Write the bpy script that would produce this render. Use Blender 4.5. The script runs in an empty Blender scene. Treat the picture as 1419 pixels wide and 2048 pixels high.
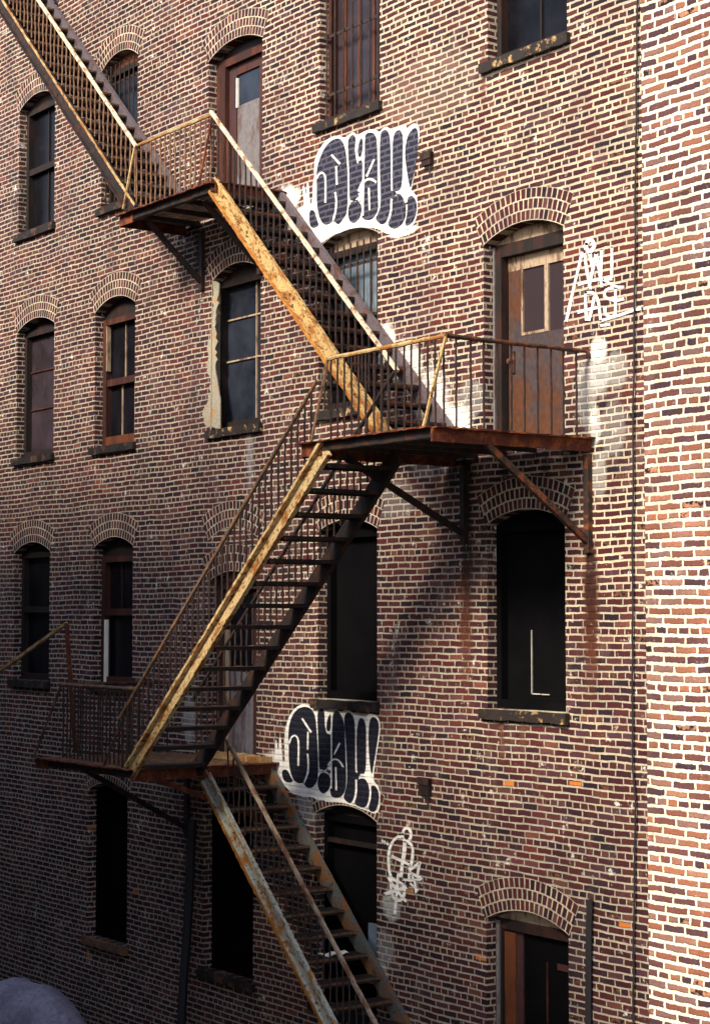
import bpy, math, random
from mathutils import Vector, Matrix
from mathutils.geometry import tessellate_polygon
R=random.Random(7)
C=bpy.context.scene.collection
# ------------------------------------------------------------------ surveyed camera (perspective of the photograph)
XV,XP,YH,CX,CY=-2000.,6100.,1238.,709.5,1024.
fe=math.sqrt((CX-XV)*(XP-CX)); th=math.atan2(fe,CX-XV)
f=math.sqrt(fe*fe-(YH-CY)**2); pit=math.atan2(YH-CY,f)
s_,c_=math.sin(th),math.cos(th); sp,cp=math.sin(pit),math.cos(pit)
RT=(c_,s_,0); FW=(-s_*cp,c_*cp,sp); UP=(s_*sp,-c_*sp,cp)
CAM=(16.28765,-12.13697,0.0)
def ray(px,py):
    a=(px-CX)/f; b=(CY-py)/f
    return [FW[i]+a*RT[i]+b*UP[i] for i in range(3)]
def onY(px,py,Y=0.0):
    d=ray(px,py); t=(Y-CAM[1])/d[1]; return Vector((CAM[0]+t*d[0],Y,t*d[2]))
def onZ(px,py,Z):
    d=ray(px,py); t=Z/d[2]; return Vector((CAM[0]+t*d[0],CAM[1]+t*d[1],Z))
GROUND=-6.2
# ------------------------------------------------------------------ node helpers
class NT:
    def __init__(s,nt): s.nt=nt
    def n(s,t,**k):
        n=s.nt.nodes.new(t)
        for a,b in k.items(): setattr(n,a,b)
        return n
    def put(s,sock,v):
        if isinstance(v,bpy.types.NodeSocket): s.nt.links.new(v,sock)
        elif v is not None: sock.default_value=v
    def m(s,op,a,b=None,c=None,clamp=False):
        n=s.n('ShaderNodeMath',operation=op,use_clamp=clamp)
        for i,v in enumerate((a,b,c)):
            if v is not None: s.put(n.inputs[i],v)
        return n.outputs[0]
    def mix(s,fac,a,b,blend='MIX'):
        n=s.n('ShaderNodeMix',data_type='RGBA',blend_type=blend)
        s.put(n.inputs[0],fac)
        for i,v in ((6,a),(7,b)):
            if isinstance(v,tuple): v=tuple(v[:3])+(1,)
            s.put(n.inputs[i],v)
        return n.outputs[2]
    def mixf(s,fac,a,b):
        n=s.n('ShaderNodeMix',data_type='FLOAT'); s.put(n.inputs[0],fac); s.put(n.inputs[2],a); s.put(n.inputs[3],b); return n.outputs[0]
    def noise(s,vec,scale,detail=4,rough=.55,out=0):
        n=s.n('ShaderNodeTexNoise'); s.put(n.inputs['Vector'],vec); n.inputs['Scale'].default_value=scale
        n.inputs['Detail'].default_value=detail; n.inputs['Roughness'].default_value=rough; return n.outputs[out]
    def ramp(s,fac,pts,interp='LINEAR'):
        n=s.n('ShaderNodeValToRGB'); s.put(n.inputs[0],fac); r=n.color_ramp; r.interpolation=interp
        while len(r.elements)<len(pts): r.elements.new(.5)
        for e,(p,c) in zip(r.elements,pts):
            e.position=p; e.color=tuple(c)+(1,) if len(c)==3 else c
        return n.outputs[0]
    def step(s,v,a,b):
        n=s.n('ShaderNodeMapRange',interpolation_type='SMOOTHSTEP',clamp=True)
        s.put(n.inputs[0],v); s.put(n.inputs[1],a); s.put(n.inputs[2],b); return n.outputs[0]
    def comb(s,x,y,z):
        n=s.n('ShaderNodeCombineXYZ')
        for i,v in enumerate((x,y,z)): s.put(n.inputs[i],v)
        return n.outputs[0]
    def sep(s,v):
        n=s.n('ShaderNodeSeparateXYZ'); s.put(n.inputs[0],v); return n.outputs
    def vscale(s,v,k):
        n=s.n('ShaderNodeVectorMath',operation='MULTIPLY'); s.put(n.inputs[0],v); n.inputs[1].default_value=k; return n.outputs[0]
def newmat(name):
    m=bpy.data.materials.new(name); m.use_nodes=True
    nt=NT(m.node_tree); b=m.node_tree.nodes['Principled BSDF']; return m,nt,b
def bump(nt,b,h,dist,strength=1.0):
    n=nt.n('ShaderNodeBump'); nt.put(n.inputs['Height'],h); n.inputs['Distance'].default_value=dist; n.inputs['Strength'].default_value=strength
    nt.nt.links.new(n.outputs[0],b.inputs['Normal'])
def wallcoords(nt):
    g=nt.n('ShaderNodeNewGeometry'); p=nt.sep(g.outputs['Position']); nn=nt.sep(g.outputs['Normal'])
    ax=nt.m('GREATER_THAN',nt.m('ABSOLUTE',nn[0]),.6)
    u=nt.mixf(ax,p[0],p[1]); return u,p[2],g.outputs['Position'],p
def bricks(nt,U,V,pos,h=.0682,z0=-.114,L=.2133,mz=.0125,mu=.0098,headers=True,only_headers=False,palette=None,wob=.010,rag=.015,lowf=.045):
    nv=nt.noise(pos,9,3,.5,1); ns=nt.sep(nv)
    fine=nt.noise(pos,38,3,.6)
    fw=nt.m('MULTIPLY',nt.m('SUBTRACT',fine,.5),rag)
    u=nt.m('ADD',U,nt.m('MULTIPLY',nt.m('SUBTRACT',ns[0],.5),wob*2.2)); lf=nt.noise(pos,1.1,2,.5)
    v=nt.m('ADD',nt.m('ADD',V,nt.m('MULTIPLY',nt.m('SUBTRACT',lf,.5),lowf)),nt.m('MULTIPLY',nt.m('SUBTRACT',ns[1],.5),wob*1.5))
    vr=nt.m('DIVIDE',nt.m('ADD',v,-z0+h/2),h); row=nt.m('FLOOR',vr); fz=nt.m('SUBTRACT',vr,row)
    if only_headers: hd=1.0; w=L; off=nt.m('MULTIPLY',nt.m('FLOORED_MODULO',row,2),L*.5)
    else:
        hd=nt.m('LESS_THAN',nt.m('FLOORED_MODULO',row,6),.5) if headers else 0.0
        w=nt.mixf(hd,L,L/2)
        wn0=nt.n('ShaderNodeTexWhiteNoise',noise_dimensions='1D'); nt.put(wn0.inputs['W'],row)
        off=nt.m('ADD',nt.m('MULTIPLY',nt.m('FLOORED_MODULO',row,2),L*.5),nt.m('MULTIPLY',wn0.outputs[0],.05))
        off=nt.m('ADD',off,nt.m('MULTIPLY',hd,L*.25))
    ur=nt.m('DIVIDE',nt.m('ADD',u,off),w); col=nt.m('FLOOR',ur); fu=nt.m('SUBTRACT',ur,col)
    wn=nt.n('ShaderNodeTexWhiteNoise',noise_dimensions='3D'); nt.put(wn.inputs['Vector'],nt.comb(col,row,.37)); rnd=wn.outputs[0]; rc=nt.sep(wn.outputs[1])
    du=nt.m('MULTIPLY',nt.m('MINIMUM',fu,nt.m('SUBTRACT',1.0,fu)),w)
    dz=nt.m('MULTIPLY',nt.m('MINIMUM',fz,nt.m('SUBTRACT',1.0,fz)),h)
    vary=nt.m('MULTIPLY',nt.m('SUBTRACT',rc[1],.5),.004)
    d=nt.m('MINIMUM',nt.m('SUBTRACT',du,mu),nt.m('SUBTRACT',dz,nt.m('ADD',vary,mz)))
    d=nt.m('ADD',d,fw)
    mask=nt.step(d,-.0022,.0035)
    pal=palette or [(0,(.015,.008,.015)),(.08,(.032,.013,.024)),(.24,(.046,.011,.018)),(.5,(.066,.013,.017)),(.72,(.086,.022,.022)),(.87,(.066,.027,.044)),(.95,(.13,.047,.038)),(1,(.18,.062,.038))]
    bc=nt.ramp(rnd,pal)
    tex=nt.noise(nt.vscale(pos,(1,1,1.6)),55,4,.7)
    bc=nt.mix(1.0,bc,nt.ramp(tex,[(.28,(.45,.45,.47)),(.55,(1,1,1)),(.75,(1.55,1.4,1.35))]),'MULTIPLY')
    return dict(mask=mask,color=bc,rnd=rnd,rc=rc,d=d,tex=tex,fine=fine,row=row,col=col)
BL=[]   # blobs of paint / soot on the wall
def blob(nt,P,x,z,rx,rz,lo=.35,hi=1.0):
    dx=nt.m('DIVIDE',nt.m('SUBTRACT',P[0],x),rx); dz=nt.m('DIVIDE',nt.m('SUBTRACT',P[2],z),rz)
    r=nt.m('SQRT',nt.m('ADD',nt.m('MULTIPLY',dx,dx),nt.m('MULTIPLY',dz,dz)))
    return nt.m('SUBTRACT',1.0,nt.step(r,lo,hi))
def brick_wall_mat(name,mortar=(.67,.585,.425),mortar2=(.43,.385,.31),blobs=(),streaks=(),oranges=(),soots=(),pal=None,repoint_lit=False,**kw):
    m,nt,b=newmat(name); U,V,pos,P=wallcoords(nt)
    if repoint_lit:   # repointed, thicker joints upper right, paler partly from painted-in light; thin grey joints elsewhere
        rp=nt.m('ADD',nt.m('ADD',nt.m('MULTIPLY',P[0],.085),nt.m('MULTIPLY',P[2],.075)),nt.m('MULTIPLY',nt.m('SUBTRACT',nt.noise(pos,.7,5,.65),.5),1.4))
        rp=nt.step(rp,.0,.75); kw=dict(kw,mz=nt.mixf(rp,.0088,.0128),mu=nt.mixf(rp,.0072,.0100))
    k=bricks(nt,U,V,pos,palette=pal,**kw)
    big=nt.noise(pos,.55,5,.6); mid=nt.noise(pos,3.2,5,.6)
    mort=nt.mix(nt.step(nt.m('ADD',nt.m('MULTIPLY',big,.5),nt.m('MULTIPLY',mid,.5)),.40,.62),mortar2,mortar)
    if repoint_lit: mort=nt.mix(nt.m('MULTIPLY',nt.m('SUBTRACT',1.0,rp),.75),mort,(.40,.365,.30))
    mort=nt.mix(1.0,mort,nt.ramp(nt.noise(pos,70,3,.6),[(.3,(.72,.72,.72)),(.7,(1.12,1.12,1.12))]),'MULTIPLY')
    mask=k['mask']
    # mortar smeared over some faces of the brick
    sm=nt.m('MULTIPLY',nt.step(nt.noise(pos,17,4,.7),.60,.72),nt.step(mid,.5,.62))
    mask=nt.m('MULTIPLY',mask,nt.m('SUBTRACT',1.0,nt.m('MULTIPLY',sm,.65)))
    lg=nt.noise(pos,.8,4,.6); lg2=nt.noise(nt.vscale(pos,(1,1,.5)),2.3,5,.65)
    bc=nt.mix(1.0,k['color'],nt.ramp(lg,[(.35,(.72,.70,.78)),(.5,(1,1,1)),(.65,(1.5,1.28,1.15))]),'MULTIPLY')
    bc=nt.mix(nt.m('MULTIPLY',nt.step(lg2,.55,.7),.55),bc,(.14,.085,.075))      # dusty lime bloom on the brick faces
    mort=nt.mix(nt.m('MULTIPLY',nt.step(nt.noise(nt.vscale(pos,(1,1,.4)),1.9,5,.7),.5,.66),.55),mort,(.23,.205,.175))
    chip=nt.m('MULTIPLY',nt.step(k['rc'][0],.965,.97),nt.step(nt.noise(pos,24,3,.6),.45,.55))
    bc=nt.mix(chip,bc,(.012,.009,.010))
    col=nt.mix(mask,mort,bc)
    for (x,z,rx,rz) in oranges:
        bx=nt.m('MULTIPLY',nt.m('LESS_THAN',nt.m('ABSOLUTE',nt.m('SUBTRACT',P[0],x)),rx),nt.m('LESS_THAN',nt.m('ABSOLUTE',nt.m('SUBTRACT',P[2],z)),rz))
        col=nt.mix(nt.m('MULTIPLY',bx,k['mask']),col,(.46,.145,.03))
    soot=nt.step(nt.noise(nt.vscale(pos,(1,1,.45)),1.3,5,.65),.52,.75)
    col=nt.mix(nt.m('MULTIPLY',soot,.42),col,(.03,.025,.03))
    nz=nt.noise(pos,11,5,.7)
    for (x,z,rx,rz,st,tone) in soots:
        bl=blob(nt,P,x,z,rx,rz,.1,1.0)
        fa=nt.m('MULTIPLY',nt.m('MULTIPLY',bl,st),nt.step(nz,.25,.6))
        col=nt.mix(fa,col,tone)
    for (x,z0,z1,w,st,tone) in streaks:
        wx=nt.m('ADD',nt.m('SUBTRACT',P[0],x),nt.m('MULTIPLY',nt.m('SUBTRACT',nt.noise(nt.vscale(pos,(1,1,.6)),7,4,.6),.5),w*1.3))
        a=nt.m('SUBTRACT',1.0,nt.step(nt.m('ABSOLUTE',wx),w*.25,w))
        l=nt.m('MULTIPLY',nt.step(P[2],z0,z0+(z1-z0)*.7),nt.m('SUBTRACT',1.0,nt.step(P[2],z1-.02,z1+.06)))
        col=nt.mix(nt.m('MULTIPLY',nt.m('MULTIPLY',a,l),nt.m('MULTIPLY',nt.step(nz,.15,.55),st)),col,tone)
    for (x,z,rx,rz,st,tone) in blobs:
        bl=blob(nt,P,x,z,rx,rz,.2,1.0)
        fa=nt.step(nt.m('ADD',nt.m('MULTIPLY',bl,1.25),nt.m('MULTIPLY',nt.m('SUBTRACT',nt.m('ADD',nt.m('MULTIPLY',nz,.6),nt.m('MULTIPLY',mid,.4)),.5),2.6)),.2,.9)
        fa=nt.m('MULTIPLY',fa,nt.m('MULTIPLY',nt.mixf(nt.m('MULTIPLY',k['mask'],nt.step(k['rc'][1],0.0,.7)),1.0,.60+.35*(st>.9)),st))
        col=nt.mix(fa,col,tone)
    nt.put(b.inputs['Base Color'],col); b.inputs['Roughness'].default_value=.9; b.inputs['Specular IOR Level'].default_value=.25
    h=nt.m('ADD',k['mask'],nt.m('ADD',nt.m('MULTIPLY',k['tex'],.35),nt.m('MULTIPLY',k['rc'][2],.3)))
    bump(nt,b,h,.014,.9)
    return m
def arch_mat(name):
    m,nt,b=newmat(name)
    uv=nt.n('ShaderNodeUVMap'); q=nt.sep(uv.outputs[0]); g=nt.n('ShaderNodeNewGeometry'); pos=g.outputs['Position']
    k=bricks(nt,q[0],q[1],pos,h=.108,z0=.054,L=.0735,mz=.0075,mu=.0085,only_headers=True,wob=.005,rag=.010,lowf=.0)
    mort=nt.mix(nt.step(nt.noise(pos,3.2,5,.6),.4,.62),(.31,.28,.225),(.52,.455,.35))
    nt.put(b.inputs['Base Color'],nt.mix(k['mask'],mort,k['color'])); b.inputs['Roughness'].default_value=.9; b.inputs['Specular IOR Level'].default_value=.25
    bump(nt,b,nt.m('ADD',k['mask'],nt.m('MULTIPLY',k['tex'],.3)),.012,.9)
    return m
def paint_mat(name,colr,mortar,mstr):
    m,nt,b=newmat(name); U,V,pos,P=wallcoords(nt); k=bricks(nt,U,V,pos)
    c=nt.mix(1.0,colr,nt.ramp(nt.noise(pos,6,5,.65),[(.3,(.8,.8,.8)),(.7,(1.15,1.15,1.15))]),'MULTIPLY')
    c=nt.mix(nt.m('MULTIPLY',nt.m('SUBTRACT',1.0,k['mask']),mstr),c,mortar)
    nt.put(b.inputs['Base Color'],c); b.inputs['Roughness'].default_value=.6; b.inputs['Specular IOR Level'].default_value=.3
    bump(nt,b,nt.m('ADD',k['mask'],nt.m('MULTIPLY',k['tex'],.3)),.010,.8); return m
def rust_mat(name,base,rust,dark,amount=.5,scale=9,darkamt=.35,rough=.7,stretch=(1,1,1),metal=0.0,speck=None,run=None):
    m,nt,b=newmat(name); g=nt.n('ShaderNodeNewGeometry'); pos=nt.vscale(g.outputs['Position'],stretch)
    if run:
        q=nt.sep(g.outputs['Position']); l_=math.hypot(1,run); cx_,cz_=1/l_,run/l_
        pos=nt.comb(nt.m('MULTIPLY',nt.m('ADD',nt.m('MULTIPLY',q[0],cx_),nt.m('MULTIPLY',q[2],cz_)),.75),q[1],nt.m('MULTIPLY',nt.m('ADD',nt.m('MULTIPLY',q[0],-cz_),nt.m('MULTIPLY',q[2],cx_)),1.25))
    a=nt.noise(pos,scale,6,.68); d=nt.noise(pos,speck or scale*2.7,5,.7); e=nt.noise(pos,scale*9,3,.6)
    col=nt.mix(nt.step(a,.62-amount*.35,.70-amount*.2),base,rust)
    col=nt.mix(nt.step(d,.68-darkamt*.25,.74-darkamt*.15),col,dark)
    col=nt.mix(1.0,col,nt.ramp(e,[(.3,(.7,.7,.7)),(.7,(1.2,1.2,1.2))]),'MULTIPLY')
    nt.put(b.inputs['Base Color'],col); b.inputs['Roughness'].default_value=rough; b.inputs['Metallic'].default_value=metal; b.inputs['Specular IOR Level'].default_value=.3
    bump(nt,b,nt.m('ADD',a,nt.m('MULTIPLY',d,.6)),.006,.7); return m
def glass_mat(name,col,rough=.12,spec=.35,var=.5):
    m,nt,b=newmat(name); g=nt.n('ShaderNodeNewGeometry')
    n=nt.noise(g.outputs['Position'],2.6,5,.6)
    nt.put(b.inputs['Base Color'],nt.mix(1.0,col,nt.ramp(n,[(.3,(1-var,)*3),(.7,(1+var,)*3)]),'MULTIPLY'))
    b.inputs['Roughness'].default_value=rough; b.inputs['Specular IOR Level'].default_value=spec
    bump(nt,b,nt.noise(g.outputs['Position'],3,2,.5),.004,.25); return m
# ------------------------------------------------------------------ mesh helper
class MB:
    def __init__(s): s.v=[]; s.f=[]; s.uv=None
    def quad(s,*p):
        i=len(s.v); s.v+=[tuple(x) for x in p]; s.f.append(tuple(range(i,i+len(p))))
    def box(s,x0,x1,y0,y1,z0,z1):
        i=len(s.v); s.v+=[(x,y,z) for z in (z0,z1) for y in (y0,y1) for x in (x0,x1)]
        s.f+=[tuple(i+k for k in q) for q in ((0,2,3,1),(4,5,7,6),(0,1,5,4),(2,6,7,3),(1,3,7,5),(0,4,6,2))]; return s
    def bar(s,p,q,w,h,up=(0,0,1),seg=.12,jit=.0):
        """rectangular bar p->q; w across, h along up"""
        p,q=Vector(p),Vector(q); d=q-p; L=d.length; d.normalize(); u=Vector(up); a=d.cross(u).normalized(); u=a.cross(d).normalized()
        n=max(1,int(L/seg)) if jit else 1; i0=len(s.v)
        for k in range(n+1):
            c=p.lerp(q,k/n)
            for sa,su in ((-1,-1),(1,-1),(1,1),(-1,1)):
                j=Vector((R.uniform(-jit,jit),R.uniform(-jit,jit),R.uniform(-jit,jit))) if jit else Vector()
                s.v.append(tuple(c+a*(sa*w/2)+u*(su*h/2)+j))
        for k in range(n):
            b=i0+4*k
            for e in range(4):
                s.f.append((b+e,b+(e+1)%4,b+4+(e+1)%4,b+4+e))
        s.f.append((i0+3,i0+2,i0+1,i0)); e=i0+4*n; s.f.append((e,e+1,e+2,e+3)); return s
    def tube(s,pts,r,n=7,jit=0.0):
        pts=[Vector(p) for p in pts]; i0=len(s.v); ref=Vector((0,1,0))
        for k,p in enumerate(pts):
            d=(pts[min(k+1,len(pts)-1)]-pts[max(k-1,0)]).normalized()
            rf=ref if abs(d.dot(ref))<.9 else Vector((1,0,0))
            a=d.cross(rf).normalized(); b=d.cross(a)
            rr=(r[k] if isinstance(r,(list,tuple)) else r)*(1+R.uniform(-jit,jit))
            for j in range(n):
                t=2*math.pi*j/n; s.v.append(tuple(p+a*rr*math.cos(t)+b*rr*math.sin(t)))
        for k in range(len(pts)-1):
            for j in range(n):
                s.f.append((i0+k*n+j,i0+k*n+(j+1)%n,i0+(k+1)*n+(j+1)%n,i0+(k+1)*n+j))
        s.f.append(tuple(i0+j for j in range(n))); e=i0+(len(pts)-1)*n; s.f.append(tuple(e+j for j in reversed(range(n)))); return s
    def mesh(s,name,mat):
        me=bpy.data.meshes.new(name); me.from_pydata(s.v,[],s.f); me.materials.append(mat)
        if s.uv:
            l=me.uv_layers.new(name='UVMap')
            for lp in me.loops: l.data[lp.index].uv=s.uv[lp.vertex_index]
        me.validate(); me.update()
        import bmesh
        if not s.uv:
            b=bmesh.new(); b.from_mesh(me); bmesh.ops.recalc_face_normals(b,faces=b.faces); b.to_mesh(me); b.free()
        return me
    def obj(s,name,mat,parent=None,label=None):
        return link(name,s.mesh(name,mat),parent,label)
WL={}
def wloc(o): return WL.get(o.name,Vector())
def link(name,me,parent=None,label=None,loc=None):
    o=bpy.data.objects.new(name,me); C.objects.link(o)
    if loc is not None: o.location=loc
    if parent is not None:
        o.parent=parent; o.matrix_parent_inverse=Matrix.Translation(-wloc(parent))
    WL[o.name]=Vector(loc) if loc is not None else Vector()
    if label: o['label']=label
    return o
def thing(name,label,cat,loc=(0,0,0),group=None):
    o=bpy.data.objects.new(name,None); C.objects.link(o); o.location=loc; WL[o.name]=Vector(loc); o.empty_display_size=.2
    o['label']=label; o['category']=cat
    if group: o['group']=group
    return o
def tag(o,label,cat,group=None):
    o['label']=label; o['category']=cat
    if group: o['group']=group
    return o
def struct(o): o['kind']='structure'; return o
# ------------------------------------------------------------------ materials
def wp(px,py): v=onY(px,py); return v.x,v.z
def bl(px,py,rx,ry,st,tone):
    x,z=wp(px,py); x2,_=wp(px+rx,py); _,z2=wp(px,py-ry); return (x,z,x2-x,z2-z,st,tone)
W=(.84,.83,.78); GW=(.50,.52,.52); BW=(.36,.38,.44)
blobs=[bl(570,398,45,40,1,W),bl(604,448,50,42,1,W),bl(655,462,55,20,1,W),bl(806,462,45,16,1,W),
 bl(770,690,34,62,.95,W),bl(815,735,45,75,.9,W),bl(860,790,55,80,.85,W),bl(905,845,60,55,1,W),bl(940,800,45,60,.35,GW),
 bl(1196,700,26,40,.85,W),bl(1198,745,30,80,.72,GW),bl(1172,790,36,100,.5,GW),bl(1232,740,34,60,.38,GW),bl(1190,850,16,60,.6,W),bl(1198,950,24,80,.4,GW),bl(1225,860,40,90,.3,GW),
 bl(782,1812,26,46,.75,GW),bl(770,1900,26,60,.4,GW),bl(762,1950,22,40,.55,W),bl(378,1440,22,70,.6,GW),bl(545,1530,30,45,.8,W),
 bl(614,1610,30,60,.45,GW),bl(790,1000,70,60,.22,GW),bl(860,930,60,40,.25,BW),bl(700,170,60,60,.0,W),bl(860,180,160,120,.14,(.55,.40,.33))]
def stk(px,y0,y1,w,st,tone):
    x,z1=wp(px,y0); _,z0=wp(px,y1); return (x,z0,z1,w,st,tone)
D=(.010,.007,.008); RU=(.095,.024,.010)
streaks=[stk(931,1130,1480,.15,.9,RU),stk(933,915,1330,.13,1.0,D),stk(1180,1150,1480,.14,1.0,RU),stk(1180,1085,1370,.13,1.0,(.028,.008,.006)),stk(1010,905,1000,.10,.8,D),stk(1090,905,990,.09,.7,D),stk(1003,1450,1560,.06,.7,RU),
 stk(966,95,260,.05,.6,RU),stk(1003,1450,1520,.05,.5,(.12,.06,.03)),stk(1045,1450,1530,.06,.5,(.12,.06,.03)),stk(500,870,1040,.10,.35,BW),stk(420,875,960,.05,.4,D),
 stk(590,830,900,.2,.3,D)]
soots=[]
streaks+=[stk(398,470,640,.16,.85,D),stk(452,440,540,.10,.7,D),stk(372,1600,1980,.10,.5,D),stk(900,905,1040,.16,.7,D)]
def orb(px,py): x,z=wp(px,py); return (x,z,.085,.030)
oranges=[orb(1016,1567),orb(1150,1570),orb(1250,1853),orb(817,1783),orb(961,1915),orb(272,1782),orb(180,1655),orb(178,1913)]
M={}
M['wall']=brick_wall_mat('sooty_red_brick',repoint_lit=True,blobs=blobs,streaks=streaks,oranges=oranges,soots=soots)
M['arch']=arch_mat('arch_brick')
NPAL=[(0,(.035,.02,.03)),(.15,(.075,.036,.046)),(.35,(.13,.05,.045)),(.55,(.19,.075,.05)),(.72,(.26,.11,.07)),(.86,(.17,.10,.095)),(1,(.33,.16,.10))]
M['nwall']=brick_wall_mat('pale_orange_brick',mortar=(.80,.74,.62),mortar2=(.68,.61,.50),pal=NPAL,rag=.02,wob=.012,L=.224,z0=-.08,headers=True,mz=.0125,mu=.010)
M['navy']=paint_mat('navy_spray_paint',(.014,.015,.032),(.085,.085,.12),.75)
M['black']=paint_mat('black_spray_paint',(.009,.010,.020),(.016,.018,.035),.5)
M['white']=paint_mat('white_spray_paint',(.86,.86,.86),(.78,.78,.78),.6)
M['rust']=rust_mat('rusty_dark_steel',(.025,.017,.017),(.16,.05,.02),(.008,.007,.008),.45,9)
M['steel']=rust_mat('dark_steel',(.016,.013,.015),(.05,.02,.012),(.006,.006,.007),.4,9)
M['redrust']=rust_mat('red_rust_steel',(.085,.018,.010),(.20,.055,.016),(.016,.008,.007),.45,8,.45)
M['yellow']=rust_mat('yellow_paint_rusting',(.46,.32,.14),(.26,.105,.024),(.030,.014,.009),.48,6.5,.62,speck=26,run=-.944)
M['cream']=rust_mat('cream_paint_rusting',(.44,.32,.16),(.28,.12,.03),(.045,.022,.014),.55,4.2,.42,speck=30)
M['cream_run']=rust_mat('cream_stringer_rusting',(.48,.36,.19),(.25,.10,.026),(.03,.015,.010),.48,6.5,.62,speck=26,run=.868)
M['blue']=rust_mat('pale_blue_paint_rusting',(.42,.45,.40),(.36,.15,.03),(.04,.02,.014),.42,6.0,.58,speck=24,run=-.937)
M['rail_worn']=rust_mat('worn_handrail',(.34,.27,.21),(.16,.08,.05),(.05,.03,.03),.5,5,.4,run=-.937)
M['ochre']=rust_mat('ochre_rust_edge',(.30,.11,.018),(.42,.19,.04),(.06,.025,.012),.45,9,.3)
M['inner_blue']=rust_mat('dark_blue_grey_paint',(.09,.10,.10),(.20,.075,.02),(.02,.014,.012),.5,5,.4)
M['white_rail']=rust_mat('white_paint_chipped',(.62,.55,.43),(.26,.12,.05),(.04,.025,.02),.34,9,.42)
M['lilac']=rust_mat('weathered_grey_paint',(.12,.10,.12),(.10,.05,.04),(.03,.022,.022),.35,8,.4)
M['bal']=rust_mat('baluster_rust',(.012,.008,.010),(.045,.016,.011),(.008,.006,.007),.5,20,.35)
M['bal_light']=rust_mat('baluster_pale_rust',(.20,.12,.075),(.12,.05,.025),(.07,.03,.02),.5,20,.35)
M['bal_dark']=rust_mat('baluster_dark',(.02,.015,.017),(.06,.025,.015),(.008,.007,.008),.4,20,.35)
M['riser']=rust_mat('flaking_riser',(.26,.20,.12),(.30,.15,.06),(.035,.018,.014),.5,12,.45)
M['riser_grey']=rust_mat('flaking_grey_riser',(.05,.045,.052),(.06,.03,.025),(.03,.02,.02),.45,8,.45)
M['riser_dark']=rust_mat('dark_riser',(.018,.017,.022),(.03,.018,.018),(.008,.007,.008),.4,8,.4)
M['tread_edge']=rust_mat('worn_tread',(.10,.065,.045),(.22,.11,.05),(.02,.014,.012),.5,10,.4)
M['slat_shaded']=rust_mat('shaded_grating',(.03,.02,.017),(.10,.04,.02),(.01,.008,.008),.4,12,.4)  # darker copy of the grating, underside shade put into its colour
M['slat']=rust_mat('grating_slat',(.10,.055,.035),(.26,.13,.06),(.02,.014,.012),.5,12,.4)
M['sill']=rust_mat('sooty_sill',(.020,.015,.015),(.40,.26,.12),(.010,.008,.008),.16,9,.35)
M['sill_dark']=rust_mat('black_sill',(.014,.011,.011),(.10,.05,.03),(.010,.008,.008),.3,7,.35)
M['wood_dark']=rust_mat('dark_frame_wood',(.012,.009,.009),(.030,.012,.010),(.007,.006,.006),.4,6,.3,stretch=(1,1,.25))
M['wood_red']=rust_mat('red_brown_frame',(.034,.011,.009),(.075,.021,.012),(.013,.008,.008),.45,6,.4,stretch=(1,1,.2))
M['wood_orange']=rust_mat('orange_brown_wood',(.11,.033,.013),(.06,.018,.010),(.05,.02,.012),.4,5,.3,stretch=(1,1,.2))
M['wood_cream']=rust_mat('worn_cream_wood',(.34,.26,.19),(.12,.07,.045),(.06,.035,.03),.45,8,.4,stretch=(1,1,.3))
M['door_metal']=rust_mat('rust_streaked_door_metal',(.050,.040,.046),(.080,.032,.017),(.022,.015,.016),.55,2.2,.3,.55,stretch=(1,1,.7))
M['door_grey']=rust_mat('grey_door_metal',(.15,.14,.15),(.10,.07,.065),(.05,.035,.03),.4,6,.3,.55,stretch=(1,1,.4))
M['board_blue']=rust_mat('grey_blue_boards',(.17,.165,.20),(.10,.07,.08),(.03,.022,.025),.4,6,.3,stretch=(1,1,.3))
M['maroon']=rust_mat('maroon_panel',(.045,.020,.024),(.07,.02,.012),(.02,.01,.01),.45,5,.3,stretch=(1,1,.35))
M['plaster']=rust_mat('old_plaster',(.30,.28,.23),(.38,.22,.10),(.16,.13,.10),.3,5,.3,.9)
M['glass']=glass_mat('black_pane',(.006,.006,.009),.25,.10)
M['glass_blue']=glass_mat('blue_black_pane',(.018,.022,.035),.2,.2)
M['glass_sky']=glass_mat('sky_reflect_pane',(.11,.15,.20),.3,.5,.8)  # cloudy sky reflection put into the blue-grey base colour
M['glass_violet']=glass_mat('violet_pane',(.032,.024,.032),.25,.2)
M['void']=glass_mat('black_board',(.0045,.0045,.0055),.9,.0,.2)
def wired():
    m,nt,b=newmat('wire_glass'); g=nt.n('ShaderNodeNewGeometry'); p=nt.sep(g.outputs['Position'])
    d=nt.m('ADD',nt.m('MULTIPLY',p[0],1.0),nt.m('MULTIPLY',p[2],1.6))
    w=nt.m('FRACT',nt.m('MULTIPLY',d,38.0)); st=nt.m('SUBTRACT',1.0,nt.step(nt.m('ABSOLUTE',nt.m('SUBTRACT',w,.5)),.08,.24))
    nt.put(b.inputs['Base Color'],nt.mix(st,(.018,.013,.018),(.060,.042,.048))); b.inputs['Roughness'].default_value=.35; b.inputs['Specular IOR Level'].default_value=.2
    return m
M['wired']=wired()
def plain(name,col,rough=.8,sc=8,var=.25):
    m,nt,b=newmat(name); g=nt.n('ShaderNodeNewGeometry')
    nt.put(b.inputs['Base Color'],nt.mix(1.0,col,nt.ramp(nt.noise(g.outputs['Position'],sc,5,.65),[(.3,(1-var,)*3),(.7,(1+var,)*3)]),'MULTIPLY'))
    b.inputs['Roughness'].default_value=rough; bump(nt,b,nt.noise(g.outputs['Position'],sc*3,4,.6),.01,.5); return m
M['asphalt']=plain('asphalt',(.05,.05,.05),.9,6,.3)
M['roof']=plain('tar_roof',(.03,.03,.032),.9,3,.3)
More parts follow.
